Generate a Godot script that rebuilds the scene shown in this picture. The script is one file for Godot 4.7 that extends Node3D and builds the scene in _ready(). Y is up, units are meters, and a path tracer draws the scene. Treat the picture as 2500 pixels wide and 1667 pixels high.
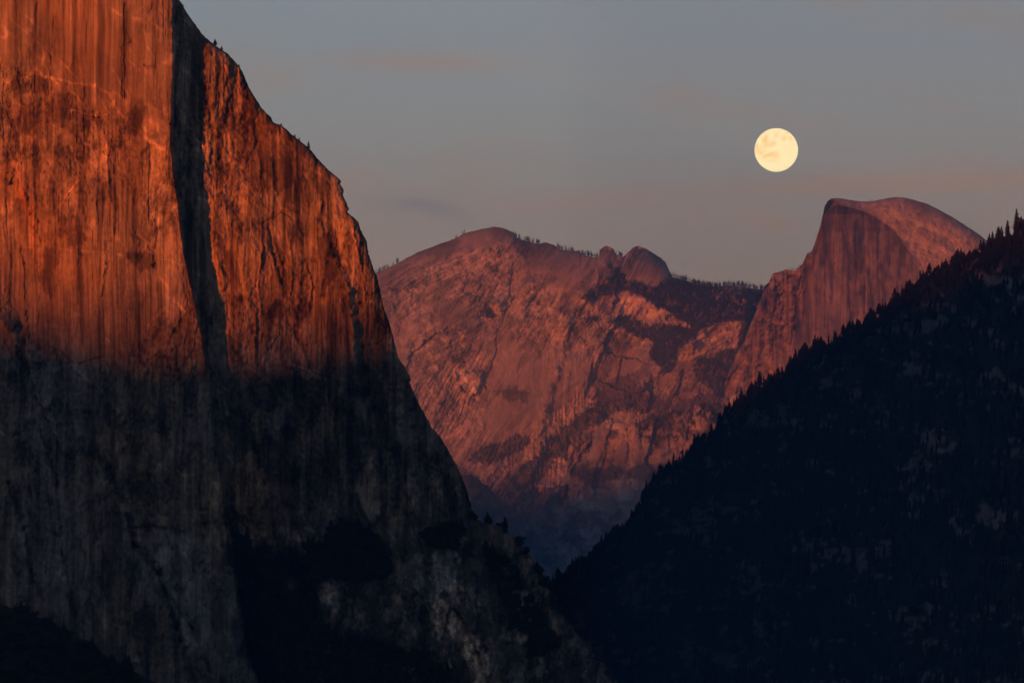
extends Node3D
# A granite valley at sunset: a tall cliff, a bare mountain, a half dome, a forested slope and the full moon.
# Metres, y up. The valley floor lies at y = 0; the viewpoint is an overlook 160 m above it, looking along -z.

const CAM := Vector3(0, 160, 0)
const PITCH := 0.0698132            # 4 degrees up
const HALF := 0.07212               # tangent of half the vertical field of view
const UNIT := 8.6526e-5             # width of one photograph pixel at a distance of one metre
var cp := cos(PITCH)
var sp := sin(PITCH)
var rng := RandomNumberGenerator.new()
var used_names := {}
var rock_mat: StandardMaterial3D
var leaf_mat: StandardMaterial3D
var bark_mat: StandardMaterial3D
var t_start := 0

# ------------------------------------------------------------------ helpers
func at(px: float, py: float, dist: float) -> Vector3:
	# the point that lies `dist` metres down the valley in the direction measured on the photograph
	var nx := (px - 1250.0) / 833.5 * HALF
	var ny := (833.5 - py) / 833.5 * HALF
	var k := dist / (cp - ny * sp)
	return Vector3(CAM.x + nx * k, CAM.y + (ny * cp + sp) * k, CAM.z - dist)

func noise(seed_: int, freq: float, octaves := 4, gain := 0.5) -> FastNoiseLite:
	var n := FastNoiseLite.new()
	n.seed = seed_
	n.noise_type = FastNoiseLite.TYPE_PERLIN
	n.frequency = freq
	n.fractal_type = FastNoiseLite.FRACTAL_FBM if octaves > 1 else FastNoiseLite.FRACTAL_NONE
	n.fractal_octaves = octaves
	n.fractal_gain = gain
	return n

func cells(seed_: int, freq: float) -> FastNoiseLite:
	var n := FastNoiseLite.new()
	n.seed = seed_
	n.noise_type = FastNoiseLite.TYPE_CELLULAR
	n.cellular_return_type = FastNoiseLite.RETURN_CELL_VALUE
	n.cellular_jitter = 1.0
	n.frequency = freq
	n.fractal_type = FastNoiseLite.FRACTAL_NONE
	return n

func table(points: Array, axis: int, from: int, to: int) -> PackedFloat32Array:
	# piecewise linear outline, one value for every whole number along the axis
	var out := PackedFloat32Array()
	out.resize(to - from + 1)
	var k := 0
	for q in range(from, to + 1):
		while k < points.size() - 2 and q > points[k + 1][axis]:
			k += 1
		var a: Array = points[k]
		var b: Array = points[k + 1]
		var t: float = (q - a[axis]) / maxf(b[axis] - a[axis], 0.001)
		out[q - from] = lerpf(a[1 - axis], b[1 - axis], t)
	return out

func sheet(W: int, H: int, pos: PackedVector3Array, col: PackedColorArray) -> ArrayMesh:
	var nor := PackedVector3Array()
	nor.resize(W * H)
	var idx := PackedInt32Array()
	idx.resize((W - 1) * (H - 1) * 6)
	var k := 0
	for j in H:
		var up := mini(j + 1, H - 1) * W
		var dn := maxi(j - 1, 0) * W
		var row := j * W
		for i in W:
			var r := pos[row + mini(i + 1, W - 1)] - pos[row + maxi(i - 1, 0)]
			nor[row + i] = r.cross(pos[up + i] - pos[dn + i]).normalized()
	for j in H - 1:
		for i in W - 1:
			var a := j * W + i
			idx[k] = a
			idx[k + 1] = a + W
			idx[k + 2] = a + W + 1
			idx[k + 3] = a
			idx[k + 4] = a + W + 1
			idx[k + 5] = a + 1
			k += 6
	var arr := []
	arr.resize(Mesh.ARRAY_MAX)
	arr[Mesh.ARRAY_VERTEX] = pos
	arr[Mesh.ARRAY_NORMAL] = nor
	arr[Mesh.ARRAY_COLOR] = col
	arr[Mesh.ARRAY_INDEX] = idx
	var m := ArrayMesh.new()
	m.add_surface_from_arrays(Mesh.PRIMITIVE_TRIANGLES, arr)
	return m

func numbered(called: String) -> String:
	if not used_names.has(called):
		used_names[called] = 0
		return called
	used_names[called] += 1
	return "%s_%03d" % [called, used_names[called]]

func tag(o: Node, label: String, category := "", group := "", kind := "") -> void:
	o.set_meta("label", label)
	if category != "":
		o.set_meta("category", category)
	if group != "":
		o.set_meta("group", group)
	if kind != "":
		o.set_meta("kind", kind)

func put(called: String, mesh: Mesh, mat: Material, parent: Node = null) -> MeshInstance3D:
	var o := MeshInstance3D.new()
	o.name = numbered(called) if parent == null else called
	o.mesh = mesh
	o.material_override = mat
	(parent if parent else self).add_child(o, true)
	return o

func sheets(n: float, steps: float) -> float:
	# rock that comes off in sheets: level stretches with a sharp edge between them
	var t := n * steps
	var f := t - floorf(t)
	return (floorf(t) + smoothstep(0.0, 0.10, f) + 0.25 * f) / steps

func mark(what: String) -> void:
	print("%6.1f s  %s" % [(Time.get_ticks_msec() - t_start) / 1000.0, what])

# ------------------------------------------------------------------ reliefs
class Relief:
	# a rock face as a grid of rows (upwards) and columns (rightwards); px, py measured on the photograph, dep in metres from the viewpoint
	var W: int
	var H: int
	var px := PackedFloat32Array()
	var py := PackedFloat32Array()
	var dep := PackedFloat32Array()
	var col := PackedColorArray()
	var pos := PackedVector3Array()
	var first := 0                   # the first column of the even grid; those before it run on past the picture
	var last: int                    # the last column in view; those after it run round the back
	var crest: int                   # the topmost row in view
	var low := PackedFloat32Array()
	var high := PackedFloat32Array()
	func _init(w: int, h: int, hidden_cols := 0, hidden_rows := 0) -> void:
		W = w
		H = h
		last = w - 1 - hidden_cols
		crest = h - 1 - hidden_rows
		px.resize(w * h)
		py.resize(w * h)
		dep.resize(w * h)
		col.resize(w * h)

	static var wob: FastNoiseLite
	func spans() -> void:
		if low.size():
			return
		low.resize(H)
		high.resize(H)
		for j in H:
			var a := 1e9
			var b := -1e9
			for i in range(0, W, 4):
				a = minf(a, py[j * W + i])
				b = maxf(b, py[j * W + i])
			low[j] = a
			high[j] = b

	func line(pts: Array, width: float, push: float, tint: Color, side := 0) -> void:
		# a groove (push > 0), a rib (push < 0) or, with a side, a step along a line; tint is the colour of its rock as a share of the rock round it
		spans()
		for s in pts.size() - 1:
			var a := Vector2(pts[s][0], pts[s][1])
			var b := Vector2(pts[s + 1][0], pts[s + 1][1])
			var ab := b - a
			var l2 := maxf(ab.length_squared(), 0.01)
			var lo := Vector2(minf(a.x, b.x), minf(a.y, b.y)) - Vector2(width, width) * 2.0
			var hi := Vector2(maxf(a.x, b.x), maxf(a.y, b.y)) + Vector2(width, width) * 2.0
			for j in H:
				var row := j * W
				if high[j] < lo.y - 8.0 or low[j] > hi.y + 8.0:
					continue
				var x0 := px[row + first]
				var x1 := px[row + last]
				if x1 - x0 < 1.0:
					continue
				var i0 := clampi(first + int((lo.x - 8.0 - x0) / (x1 - x0) * (last - first)), 0, W - 1)
				var i1 := clampi(first + int((hi.x + 8.0 - x0) / (x1 - x0) * (last - first)) + 1, 0, W - 1)
				for i in range(i0, i1 + 1):
					var p := Vector2(px[row + i], py[row + i])
					p += Vector2(wob.get_noise_2d(p.x, p.y), wob.get_noise_2d(p.x + 500.0, p.y)) * (3.0 + minf(width, 9.0) * 0.8)
					var t := (p - a).dot(ab) / l2
					if (t < 0.0 and s > 0) or t > 1.0:
						if t > 1.0 and s < pts.size() - 2:
							if t > 1.2: continue
					t = clampf(t, 0.0, 1.0)
					var q := p - (a + ab * t)
					var d := q.length()
					if d > width * 2.0:
						continue
					var w := exp(-3.0 * d * d / (width * width)) * clampf(0.9 + 1.8 * wob.get_noise_2d(p.x * 0.35 + 90.0, p.y * 0.35), 0.0, 1.0)
					if side != 0:
						var sd := signf(ab.x * q.y - ab.y * q.x) * signf(side)
						if sd < 0.0:
							continue
						if absi(side) == 2:
							w = clampf(d / width, 0.0, 1.0) * clampf(2.0 - d / width, 0.0, 1.0)
						else:
							w = maxf(0.0, 1.0 - d / (width * 2.0))
							w *= w
					dep[row + i] = dep[row + i] + push * w
					var c := col[row + i]
					col[row + i] = Color(c.r * lerpf(1.0, tint.r, w), c.g * lerpf(1.0, tint.g, w), c.b * lerpf(1.0, tint.b, w))

	func cover(poly: Array, tint: Color, n: FastNoiseLite, ragged := 6.0, push := 0.0, solid_colour := false) -> void:
		# the ground inside an outline: forest floor, a clean slab; its edge is uneven
		spans()
		var pts := PackedVector2Array()
		var box := Rect2(poly[0][0], poly[0][1], 0, 0)
		for p in poly:
			pts.append(Vector2(p[0], p[1]))
			box = box.expand(Vector2(p[0], p[1]))
		box = box.grow(ragged)
		for j in H:
			if high[j] < box.position.y or low[j] > box.end.y:
				continue
			for i in W:
				var k := j * W + i
				if px[k] < box.position.x or px[k] > box.end.x or py[k] < box.position.y or py[k] > box.end.y:
					continue
				var q := Vector2(px[k], py[k])
				q += Vector2(n.get_noise_2d(q.x, q.y), n.get_noise_2d(q.x + 300.0, q.y)) * ragged * 2.0
				if Geometry2D.is_point_in_polygon(q, pts):
					var c := col[k]
					var g := maxf(0.25, 0.9 + 2.4 * n.get_noise_2d(px[k] * 2.5, py[k] * 2.5))
					col[k] = tint * g if solid_colour else Color(c.r * tint.r, c.g * tint.g, c.b * tint.b)
					dep[k] = dep[k] + push

	func patch(cx: float, cy: float, rx: float, ry: float, push: float, tint: Color, n: FastNoiseLite, ragged := 0.6) -> void:
		# a patch of other rock (a scar, a slab, a stained area) or painted light or shade, with an uneven outline
		spans()
		for j in H:
			var row := j * W
			if high[j] < cy - ry * 1.8 or low[j] > cy + ry * 1.8:
				continue
			for i in W:
				var k := row + i
				var u := (px[k] - cx) / rx
				if u > 1.8 or u < -1.8:
					continue
				var v := (py[k] - cy) / ry
				var d := sqrt(u * u + v * v) + ragged * n.get_noise_2d(px[k], py[k] * 0.6)
				var w := clampf((1.0 - d) * 5.0, 0.0, 1.0)
				if w <= 0.0:
					continue
				dep[k] = dep[k] + push * w
				var c := col[k]
				col[k] = Color(c.r * lerpf(1.0, tint.r, w), c.g * lerpf(1.0, tint.g, w), c.b * lerpf(1.0, tint.b, w))

func solid(r: Relief) -> void:
	r.pos.resize(r.W * r.H)
	for k in r.W * r.H:
		r.pos[k] = at(r.px[k], r.py[k], r.dep[k])

func ground_of(r: Relief, x: float, y: float) -> Vector3:
	return r.pos[ground_at(r, x, y)]

func ground_at(r: Relief, x: float, y: float) -> int:
	# the place on a relief seen at a pixel; rows run from low to high
	var best := -1
	var lo := 0
	var hi := r.H - 1
	var mid_i := r.W / 2
	for pass_ in 3:
		lo = 0
		hi = r.crest
		while hi - lo > 1:
			var m := (lo + hi) / 2
			if r.py[m * r.W + mid_i] > y:
				lo = m
			else:
				hi = m
		var row := lo * r.W
		mid_i = clampi(r.first + int((x - r.px[row + r.first]) / maxf(1.0, r.px[row + r.last] - r.px[row + r.first]) * (r.last - r.first)), 0, r.last)
	best = lo * r.W + mid_i
	return best

# ------------------------------------------------------------------ trees
func conifer(seed_: int, levels: int, per: int, wide: float) -> Array:
	var r := RandomNumberGenerator.new()
	r.seed = seed_
	var tr := SurfaceTool.new()
	tr.begin(Mesh.PRIMITIVE_TRIANGLES)
	var sides := 6
	for i in sides:
		var a0 := TAU * i / sides
		var a1 := TAU * (i + 1) / sides
		var b0 := Vector3(cos(a0), 0, sin(a0)) * 0.017
		var b1 := Vector3(cos(a1), 0, sin(a1)) * 0.017
		var m := Vector3(0, 0.96, 0)
		var dn := Vector3(0, -0.06, 0)
		tr.add_vertex(b0 + dn); tr.add_vertex(m + b0 * 0.12); tr.add_vertex(m + b1 * 0.12)
		tr.add_vertex(b0 + dn); tr.add_vertex(m + b1 * 0.12); tr.add_vertex(b1 + dn)
	var cr := SurfaceTool.new()
	cr.begin(Mesh.PRIMITIVE_TRIANGLES)
	var low := r.randf_range(0.12, 0.24)
	for l in levels:
		var t := (l + r.randf() * 0.6) / levels
		var y := lerpf(low, 0.985, t)
		var rad := wide * (pow(1.0 - t, 0.75) * 0.92 + 0.05) * minf(1.0, 0.55 + t * 3.0)
		for b in per:
			if r.randf() < 0.12:
				continue
			var ang := TAU * (b + r.randf()) / per + l * 1.3
			var len := rad * r.randf_range(0.55, 1.2)
			var out := Vector3(cos(ang), 0, sin(ang))
			var across := Vector3(-sin(ang), 0, cos(ang))
			var y0 := y + r.randf_range(-0.012, 0.012)
			var root_ := Vector3(0, y0 + 0.01, 0)
			var mid := out * len * 0.55 + Vector3(0, y0 + r.randf_range(-0.012, 0.006), 0)
			var tip := out * len + Vector3(0, y0 - len * r.randf_range(0.1, 0.42), 0)
			var w := len * r.randf_range(0.28, 0.42) + 0.006
			var sag := Vector3(0, -r.randf_range(0.012, 0.03), 0)
			cr.add_vertex(root_); cr.add_vertex(mid + across * w + sag); cr.add_vertex(tip)
			cr.add_vertex(root_); cr.add_vertex(tip); cr.add_vertex(mid - across * w + sag)
			cr.add_vertex(root_); cr.add_vertex(mid + sag * 2.4); cr.add_vertex(tip)
	return [tr.commit(), cr.commit()]

func bush(seed_: int, leaves: int) -> ArrayMesh:
	var r := RandomNumberGenerator.new()
	r.seed = seed_
	var st := SurfaceTool.new()
	st.begin(Mesh.PRIMITIVE_TRIANGLES)
	var lobes := []
	for i in 6:
		lobes.append([Vector3(r.randf_range(-0.32, 0.32), r.randf_range(0.3, 0.72), r.randf_range(-0.32, 0.32)), r.randf_range(0.2, 0.34)])
	for i in leaves:
		var lo: Array = lobes[i % 6]
		var d := Vector3(r.randfn(), r.randfn(), r.randfn()).normalized()
		var p: Vector3 = lo[0] + d * lo[1] * r.randf_range(0.75, 1.08)
		var s := r.randf_range(0.05, 0.11)
		var u := Vector3(r.randfn(), r.randfn(), r.randfn()).normalized()
		var v := u.cross(d).normalized()
		u = v.cross(d)
		st.add_vertex(p + u * s); st.add_vertex(p - u * s * 0.6 + v * s); st.add_vertex(p - u * s * 0.7 - v * s)
	return st.commit()

func joined(parts: Array) -> ArrayMesh:
	var st := SurfaceTool.new()
	st.begin(Mesh.PRIMITIVE_TRIANGLES)
	for m in parts:
		st.append_from(m, 0, Transform3D())
	return st.commit()

func scatter(called: String, label: String, mesh: Mesh, mat: Material, where: Array, low: float, high: float, seed_: int, slim := 1.0) -> void:
	var r := RandomNumberGenerator.new()
	r.seed = seed_
	var mm := MultiMesh.new()
	mm.transform_format = MultiMesh.TRANSFORM_3D
	mm.mesh = mesh
	mm.instance_count = where.size()
	for i in where.size():
		var h := r.randf_range(low, high)
		var w := h * r.randf_range(0.8, 1.25) * slim
		var b := Basis(Vector3.UP, r.randf() * TAU).scaled(Vector3(w, h, w))
		mm.set_instance_transform(i, Transform3D(b, where[i]))
	var o := MultiMeshInstance3D.new()
	o.name = numbered(called)
	o.multimesh = mm
	o.material_override = mat
	add_child(o, true)
	tag(o, label, "", "", "stuff")

func sow(r: Relief, poly: Array, count: int, clump: FastNoiseLite, cut: float, seed_: int, bare := false) -> Array:
	# places inside an outline on a relief, in clumps
	var g := RandomNumberGenerator.new()
	g.seed = seed_
	var pts := PackedVector2Array()
	var box := Rect2(poly[0][0], poly[0][1], 0, 0)
	for p in poly:
		pts.append(Vector2(p[0], p[1]))
		box = box.expand(Vector2(p[0], p[1]))
	var out := []
	var tries := 0
	while out.size() < count and tries < count * 30:
		tries += 1
		var q := box.position + Vector2(g.randf(), g.randf()) * box.size
		if not Geometry2D.is_point_in_polygon(q, pts):
			continue
		if clump.get_noise_2d(q.x, q.y) < cut:
			continue
		if bare and r.col[ground_at(r, q.x, q.y)].r > 0.09 and g.randf() < 0.85:
			continue
		out.append(ground_of(r, q.x, q.y))
	return out

# ------------------------------------------------------------------ the scene
func _ready() -> void:
	t_start = Time.get_ticks_msec()
	rng.seed = 7
	Relief.wob = noise(6, 0.045, 3, 0.6)
	set_light()
	set_materials()
	build_ground()
	var cliff := build_cliff()
	var mountain := build_mountain()
	var lower := build_lower_cliff()
	var dome := build_dome()
	var slope := build_slope()
	build_haze()
	build_moon()
	plant(cliff, mountain, lower, dome, slope)
	mark("done")

func set_light() -> void:
	var cam := Camera3D.new()
	cam.name = "camera"
	cam.position = CAM
	cam.rotation = Vector3(PITCH, 0, 0)
	cam.fov = 8.25
	cam.near = 1.0
	cam.far = 120000.0
	add_child(cam)
	cam.current = true

	var sun := DirectionalLight3D.new()
	sun.name = "sun"
	var az := deg_to_rad(25.0)
	var el := deg_to_rad(1.2)
	var to_sun := Vector3(-sin(az) * cos(el), sin(el), cos(az) * cos(el))
	sun.look_at_from_position(to_sun * 100.0, Vector3.ZERO, Vector3.UP)
	sun.light_color = Color(1.0, 0.158, 0.012).linear_to_srgb()
	sun.light_energy = 1.6
	sun.light_angular_distance = 0.6
	sun.shadow_enabled = true
	add_child(sun)

	var e := Environment.new()
	e.background_mode = Environment.BG_SKY
	e.sky = Sky.new()
	var m := PanoramaSkyMaterial.new()
	m.panorama = ImageTexture.create_from_image(paint_sky())
	e.sky.sky_material = m
	e.tonemap_mode = Environment.TONE_MAPPER_LINEAR
	e.tonemap_exposure = 1.8
	e.fog_enabled = true
	e.fog_density = 2.4e-5
	e.fog_light_color = Color(0.09, 0.40, 1.0).linear_to_srgb()
	e.volumetric_fog_enabled = true
	e.volumetric_fog_density = 0.0
	e.sdfgi_enabled = true
	e.ssao_enabled = true
	e.ssil_enabled = true
	var we := WorldEnvironment.new()
	we.name = "world_environment"
	we.environment = e
	add_child(we)
	mark("light")

func paint_sky() -> Image:
	# dusk air: dusty rose above the horizon, then slate, then deep blue overhead, the same all round; thin veils of cirrus
	var w := 4096
	var h := 2048
	var img := Image.create_empty(w, h, false, Image.FORMAT_RGB8)
	var stops := [[-90.0, 0.0275, 0.0288, 0.0341], [-0.5, 0.0917, 0.0764, 0.0726], [0.0, 0.2108, 0.1511, 0.1281], [3.0, 0.2358, 0.1638, 0.1322], [4.6, 0.2398, 0.1743, 0.1372], [5.6, 0.2315, 0.1944, 0.1674], [6.6, 0.2134, 0.2180, 0.2094],
		[8.2, 0.1709, 0.2134, 0.2375], [12.0, 0.1354, 0.1807, 0.2227], [20.0, 0.0560, 0.0775, 0.1088], [35.0, 0.0192, 0.0297, 0.0496], [60.0, 0.0088, 0.0148, 0.0280], [90.0, 0.0072, 0.0124, 0.0240]]
	var ramp := []
	for y in h:
		var el := 90.0 - (y + 0.5) / h * 180.0
		var k := 0
		while k < stops.size() - 2 and el > stops[k + 1][0]:
			k += 1
		var t := clampf((el - stops[k][0]) / (stops[k + 1][0] - stops[k][0]), 0.0, 1.0)
		var c := Color(lerpf(stops[k][1], stops[k + 1][1], t), lerpf(stops[k][2], stops[k + 1][2], t), lerpf(stops[k][3], stops[k + 1][3], t))
		ramp.append(c)
		img.fill_rect(Rect2i(0, y, w, 1), c.linear_to_srgb())
	var veil := noise(31, 1.0, 4)
	var fine := noise(32, 1.0, 3)
	for y in range(int(h * (90.0 - 22.0) / 180.0), int(h * 0.5)):
		var el := 90.0 - (y + 0.5) / h * 180.0
		for x in w:
			var az := (x + 0.5) / w * 360.0      # 0 is straight ahead
			if az > 180.0:
				az -= 360.0
			# the same wind-drawn veils all round: noise on a cylinder, stretched along the horizon
			var a := deg_to_rad(az)
			var v := veil.get_noise_3d(sin(a) * 22.0, el * 1.5 + 0.09 * az, cos(a) * 22.0) + 0.4 * fine.get_noise_3d(sin(a) * 70.0, el * 5.0, cos(a) * 70.0)
			var s := clampf((v - 0.05) * 2.4, 0.0, 1.0) * 0.5
			var d := 0.0
			if absf(az) < 8.0:
				# the three veils that stand out
				var px := 1250.0 + tan(a) / UNIT
				var py := 833.5 - (el - 4.0) / 0.004957
				s = maxf(s, 1.0 * exp(-pow((px - 1020.0) / 230.0, 2.0) - pow((py - 152.0 - (px - 1020.0) * 0.02) / 20.0, 2.0)))
				s = maxf(s, 0.8 * exp(-pow(maxf(0.0, absf(px - 2250.0) - 200.0) / 300.0, 2.0) - pow((py - 452.0 - (px - 2200.0) * -0.02) / 23.0, 2.0)))
				s = maxf(s, 0.5 * exp(-pow((px - 1500.0) / 330.0, 2.0) - pow((py - 488.0 + (px - 1500.0) * 0.06) / 19.0, 2.0)))
				var cy := 497.0 + maxf(0.0, px - 1000.0) * 0.16 + maxf(0.0, px - 1090.0) * 0.3
				d = 1.0 * exp(-pow((px - 1040.0) / 105.0, 2.0) - pow((py - cy) / 13.0, 2.0))
			if s > 0.003 or d > 0.003:
				var c: Color = ramp[y]
				c = c * Color.WHITE.lerp(Color(1.24, 0.89, 0.74), s) * Color.WHITE.lerp(Color(0.72, 0.77, 0.95), d)
				img.set_pixel(x, y, c.linear_to_srgb())
	return img

func set_materials() -> void:
	rock_mat = StandardMaterial3D.new()
	rock_mat.resource_name = "granite"
	rock_mat.vertex_color_use_as_albedo = true
	rock_mat.roughness = 0.95
	rock_mat.metallic_specular = 0.2
	leaf_mat = StandardMaterial3D.new()
	leaf_mat.resource_name = "needles"
	leaf_mat.albedo_color = Color(0.036, 0.042, 0.028).linear_to_srgb()
	leaf_mat.roughness = 0.9
	leaf_mat.metallic_specular = 0.2
	leaf_mat.cull_mode = BaseMaterial3D.CULL_DISABLED
	bark_mat = StandardMaterial3D.new()
	bark_mat.resource_name = "bark"
	bark_mat.albedo_color = Color(0.09, 0.065, 0.05).linear_to_srgb()
	bark_mat.roughness = 0.95

func build_ground() -> void:
	var soil := StandardMaterial3D.new()
	soil.resource_name = "meadow"
	soil.albedo_color = Color(0.05, 0.05, 0.035).linear_to_srgb()
	soil.roughness = 1.0
	var pm := PlaneMesh.new()
	pm.size = Vector2(30000, 30000)
	var g := put("valley_floor", pm, soil)
	g.position = Vector3(-5000, 0, -6000)
	tag(g, "dark flat valley floor far below the cliffs", "", "", "structure")

	# the wooded hills west of the overlook, behind which the sun goes down: they shade the valley and the foot of every cliff
	var n := noise(5, 0.0009, 5)
	var W := 420
	var H := 46
	var pos := PackedVector3Array()
	var col := PackedColorArray()
	var crest := table([[-17000, 900], [-10300, 1095], [-9700, 1080], [-9500, 1085], [-9000, 1000], [-8760, 925], [-8620, 935], [-8560, 985], [-8400, 1000], [-8200, 1030], [-7900, 860], [-7200, 680], [-5600, 585], [-5142, 566], [-5050, 556], [-4957, 544], [-4888, 534], [-4850, 548], [-4800, 585], [-4644, 616], [-4526, 632], [-4300, 634], [-4230, 626], [-3800, 560], [-2000, 480], [4000, 380]], 0, -17000, 4000)
	var tops := noise(8, 0.006, 3)
	for j in H:
		for i in W:
			var x := -17000.0 + 21000.0 * i / (W - 1)
			var z := 9000.0 - 8000.0 * j / (H - 1)
			var k := crest[int(clampf(x, -17000, 4000)) + 17000] + CAM.y
			var d := absf(z - 6000.0)
			var y := k - d * 0.42 + 40.0 * n.get_noise_2d(x, z) * clampf(d / 600.0, 0.05, 1.0) + 34.0 * tops.get_noise_2d(x, z)
			pos.append(Vector3(x, maxf(y, -5.0), z))
			col.append(Color(0.045, 0.05, 0.032))
	var back := PackedVector3Array()
	back.resize(W * H)
	for j in H:
		for i in W:
			back[j * W + i] = pos[(H - 1 - j) * W + i]
	var hills := put("hills", sheet(W, H, back, col), rock_mat)
	tag(hills, "dark wooded hills behind the overlook", "", "", "structure")
	mark("ground")

# ------------------------------------------------------------------ the great cliff
func build_cliff() -> Relief:
	var W := 920
	var H := 720
	var r := Relief.new(W, H, 5, 3)
	r.first = 36
	var limb_pts := [[330, -200], [437, 0], [459, 36], [479, 64], [495, 86], [525, 111], [557, 132], [582, 161], [595, 182], [604, 207], [618, 232], [632, 254], [646, 273], [661, 286], [668, 300], [686, 305], [704, 321], [725, 339], [754, 361],
		[775, 387], [793, 407], [814, 425], [834, 442], [829, 448], [839, 464], [836, 475], [846, 496], [852, 511], [848, 516], [854, 525], [866, 533], [875, 543], [880, 561], [895, 589], [900, 621], [911, 654], [921, 679], [929, 714], [936, 750], [950, 786], [961, 829],
		[971, 871], [986, 893], [996, 911], [1004, 929], [999, 932], [1014, 968], [1030, 1000], [1053, 1043], [1074, 1064], [1096, 1102], [1121, 1149], [1138, 1191], [1151, 1238], [1159, 1264], [1172, 1272], [1210, 1283], [1236, 1295], [1266, 1321], [1295, 1355],
		[1317, 1393], [1334, 1423], [1355, 1466], [1385, 1512], [1415, 1555], [1449, 1580], [1470, 1614], [1491, 1640], [1510, 1667], [1600, 1800], [1700, 1900]]
	var nose_pts := [[418, -200], [418, 0], [420, 143], [416, 232], [414, 357], [421, 429], [432, 500], [437, 554], [446, 618], [457, 668], [468, 721], [479, 775], [493, 839], [500, 893], [517, 1000], [532, 1128], [553, 1298], [566, 1383], [583, 1489], [600, 1574], [625, 1663], [700, 1900]]
	var limb := table(limb_pts, 1, -200, 1900)
	var nose := table(nose_pts, 1, -200, 1900)
	var s := 4000.0 * UNIT
	var back_cols := 5
	var foot_rows := 1
	var top_rows := 3
	var n_big := noise(11, 1.0, 3)
	var n_flute := noise(12, 1.0, 3)
	var n_warp := noise(13, 1.0, 3)
	var n_rough := noise(14, 1.0, 4, 0.6)
	var c_mid := cells(116, 1.0)
	var c_small := cells(16, 1.0)
	var n_streak := noise(17, 1.0, 3)
	var n_patch := noise(18, 1.0, 4)
	var n_fine := noise(19, 1.0, 2)
	var n_edge := noise(20, 1.0, 3)
	var n_vein := noise(21, 1.0, 4)
	var n_sheet := noise(22, 1.0, 3, 0.4)
	for j in H:
		var v := clampf(float(j - foot_rows) / (H - 1 - foot_rows - top_rows), 0.0, 1.0)
		var y := lerpf(1760.0, -150.0, v)
		var yi := int(clampf(y, -199, 1898)) + 200
		var yf := y - floorf(y)
		var xr: float = lerpf(limb[yi], limb[yi + 1], yf) + 3.0 * n_edge.get_noise_1d(y * 0.09) + 1.5 * n_edge.get_noise_1d(y * 0.4) + clampf((y - 1240.0) / 40.0, 0.0, 1.0) * (9.0 * n_edge.get_noise_1d(y * 0.05 + 40.0) + 5.0 * n_edge.get_noise_1d(y * 0.22))
		var xn: float = lerpf(nose[yi], nose[yi + 1], yf) + 3.0 * n_edge.get_noise_1d(y * 0.03 + 300.0) + 1.2 * n_edge.get_noise_1d(y * 0.2 + 70.0)
		var xl := -240.0
		var Y := -y * s
		var apron := clampf((y - 1285.0) / 60.0, 0.0, 1.0)
		var step := 40.0 + 60.0 * clampf((y - 880.0) / 400.0, 0.0, 1.0)
		var lean := (1290.0 - y) * s * 0.11 if y < 1290.0 else (1290.0 - y) * s * 0.5
		for i in W:
			var k := j * W + i
			var u := clampf(float(i - r.first) / (W - 1 - back_cols - r.first), 0.0, 1.0)
			var x := lerpf(xl, xr, u)
			if i < r.first:
				x = lerpf(-1700.0, xl, float(i) / r.first)
			var X := x * s
			var d := 4000.0
			var right := x > xn
			var talus := apron if right else 0.0
			var q := (x - xn) * s
			if not right:
				d += -q * 0.28 + lean + 3.0 * exp(q / 4.0)
			else:
				var edge := clampf(q / 3.0, 0.0, 1.0)
				d += step * edge * edge * (3.0 - 2.0 * edge) + q * (0.40 - 0.16 * clampf((q - 40.0) / 160.0, 0.0, 1.0)) + lean
				if y > 1250.0:
					# the apron of rubble and slabs below the right-hand wall comes out towards the valley
					d -= maxf(0.0, y - 1285.0) * s * 0.75 * clampf((x - xn) / 60.0, 0.0, 1.0)
				var lw := minf(34.0, (xr - xn) * 0.4)
				var e := (xr - x) / lw
				if e < 1.0:
					d += 13.0 * (lw / 34.0) * (1.0 - sqrt(maxf(0.0, 1.0 - (1.0 - e) * (1.0 - e))))
			# relief
			var rough := n_rough.get_noise_2d(X * 0.07, Y * 0.05)
			var wx := X + 3.0 * n_warp.get_noise_2d(X * 0.012, Y * 0.008) + 0.5 * rough
			var wy := Y + 26.0 * n_warp.get_noise_2d(X * 0.03 + 90.0, Y * 0.015) + 9.0 * rough
			var big := n_big.get_noise_2d(X * 0.011, Y * 0.004)
			var fl := n_flute.get_noise_2d(wx * 0.045, wy * 0.0045)
			var smooth_top := clampf((215.0 - y + (x - 100.0) * 0.5) / 50.0, 0.0, 1.0) if not right else 0.0
			var flake := n_sheet.get_noise_2d(wx * 0.016, wy * 0.0055)
			var leaf := n_sheet.get_noise_2d(wx * 0.055 + 70.0, wy * 0.018)
			var mid := c_mid.get_noise_2d(wx * 0.10, wy * 0.034)
			var small := c_small.get_noise_2d(wx * 0.30, wy * 0.12)
			var broken := smoothstep(-0.16, 0.20, n_big.get_noise_2d(X * 0.009 + 200.0, Y * 0.006) + (0.30 if y > 860.0 + 300.0 * n_warp.get_noise_2d(X * 0.01, 7.0) else 0.0))
			var amp := lerpf(1.0, 0.45, smooth_top) * lerpf(0.55, 1.25, broken)
			d += 17.0 * big + 4.0 * fl + amp * (9.0 * sheets(flake, 7.0) + 2.6 * sheets(leaf, 5.0) + 0.9 * mid + 0.5 * small + 2.2 * rough) + talus * 12.0 * rough
			d += 1.1 * n_fine.get_noise_2d(wx * 0.30, wy * 0.025) * (1.0 - 0.6 * talus) + amp * 1.3 * n_fine.get_noise_2d(X * 0.33, Y * 0.24 + 50.0)
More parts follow.
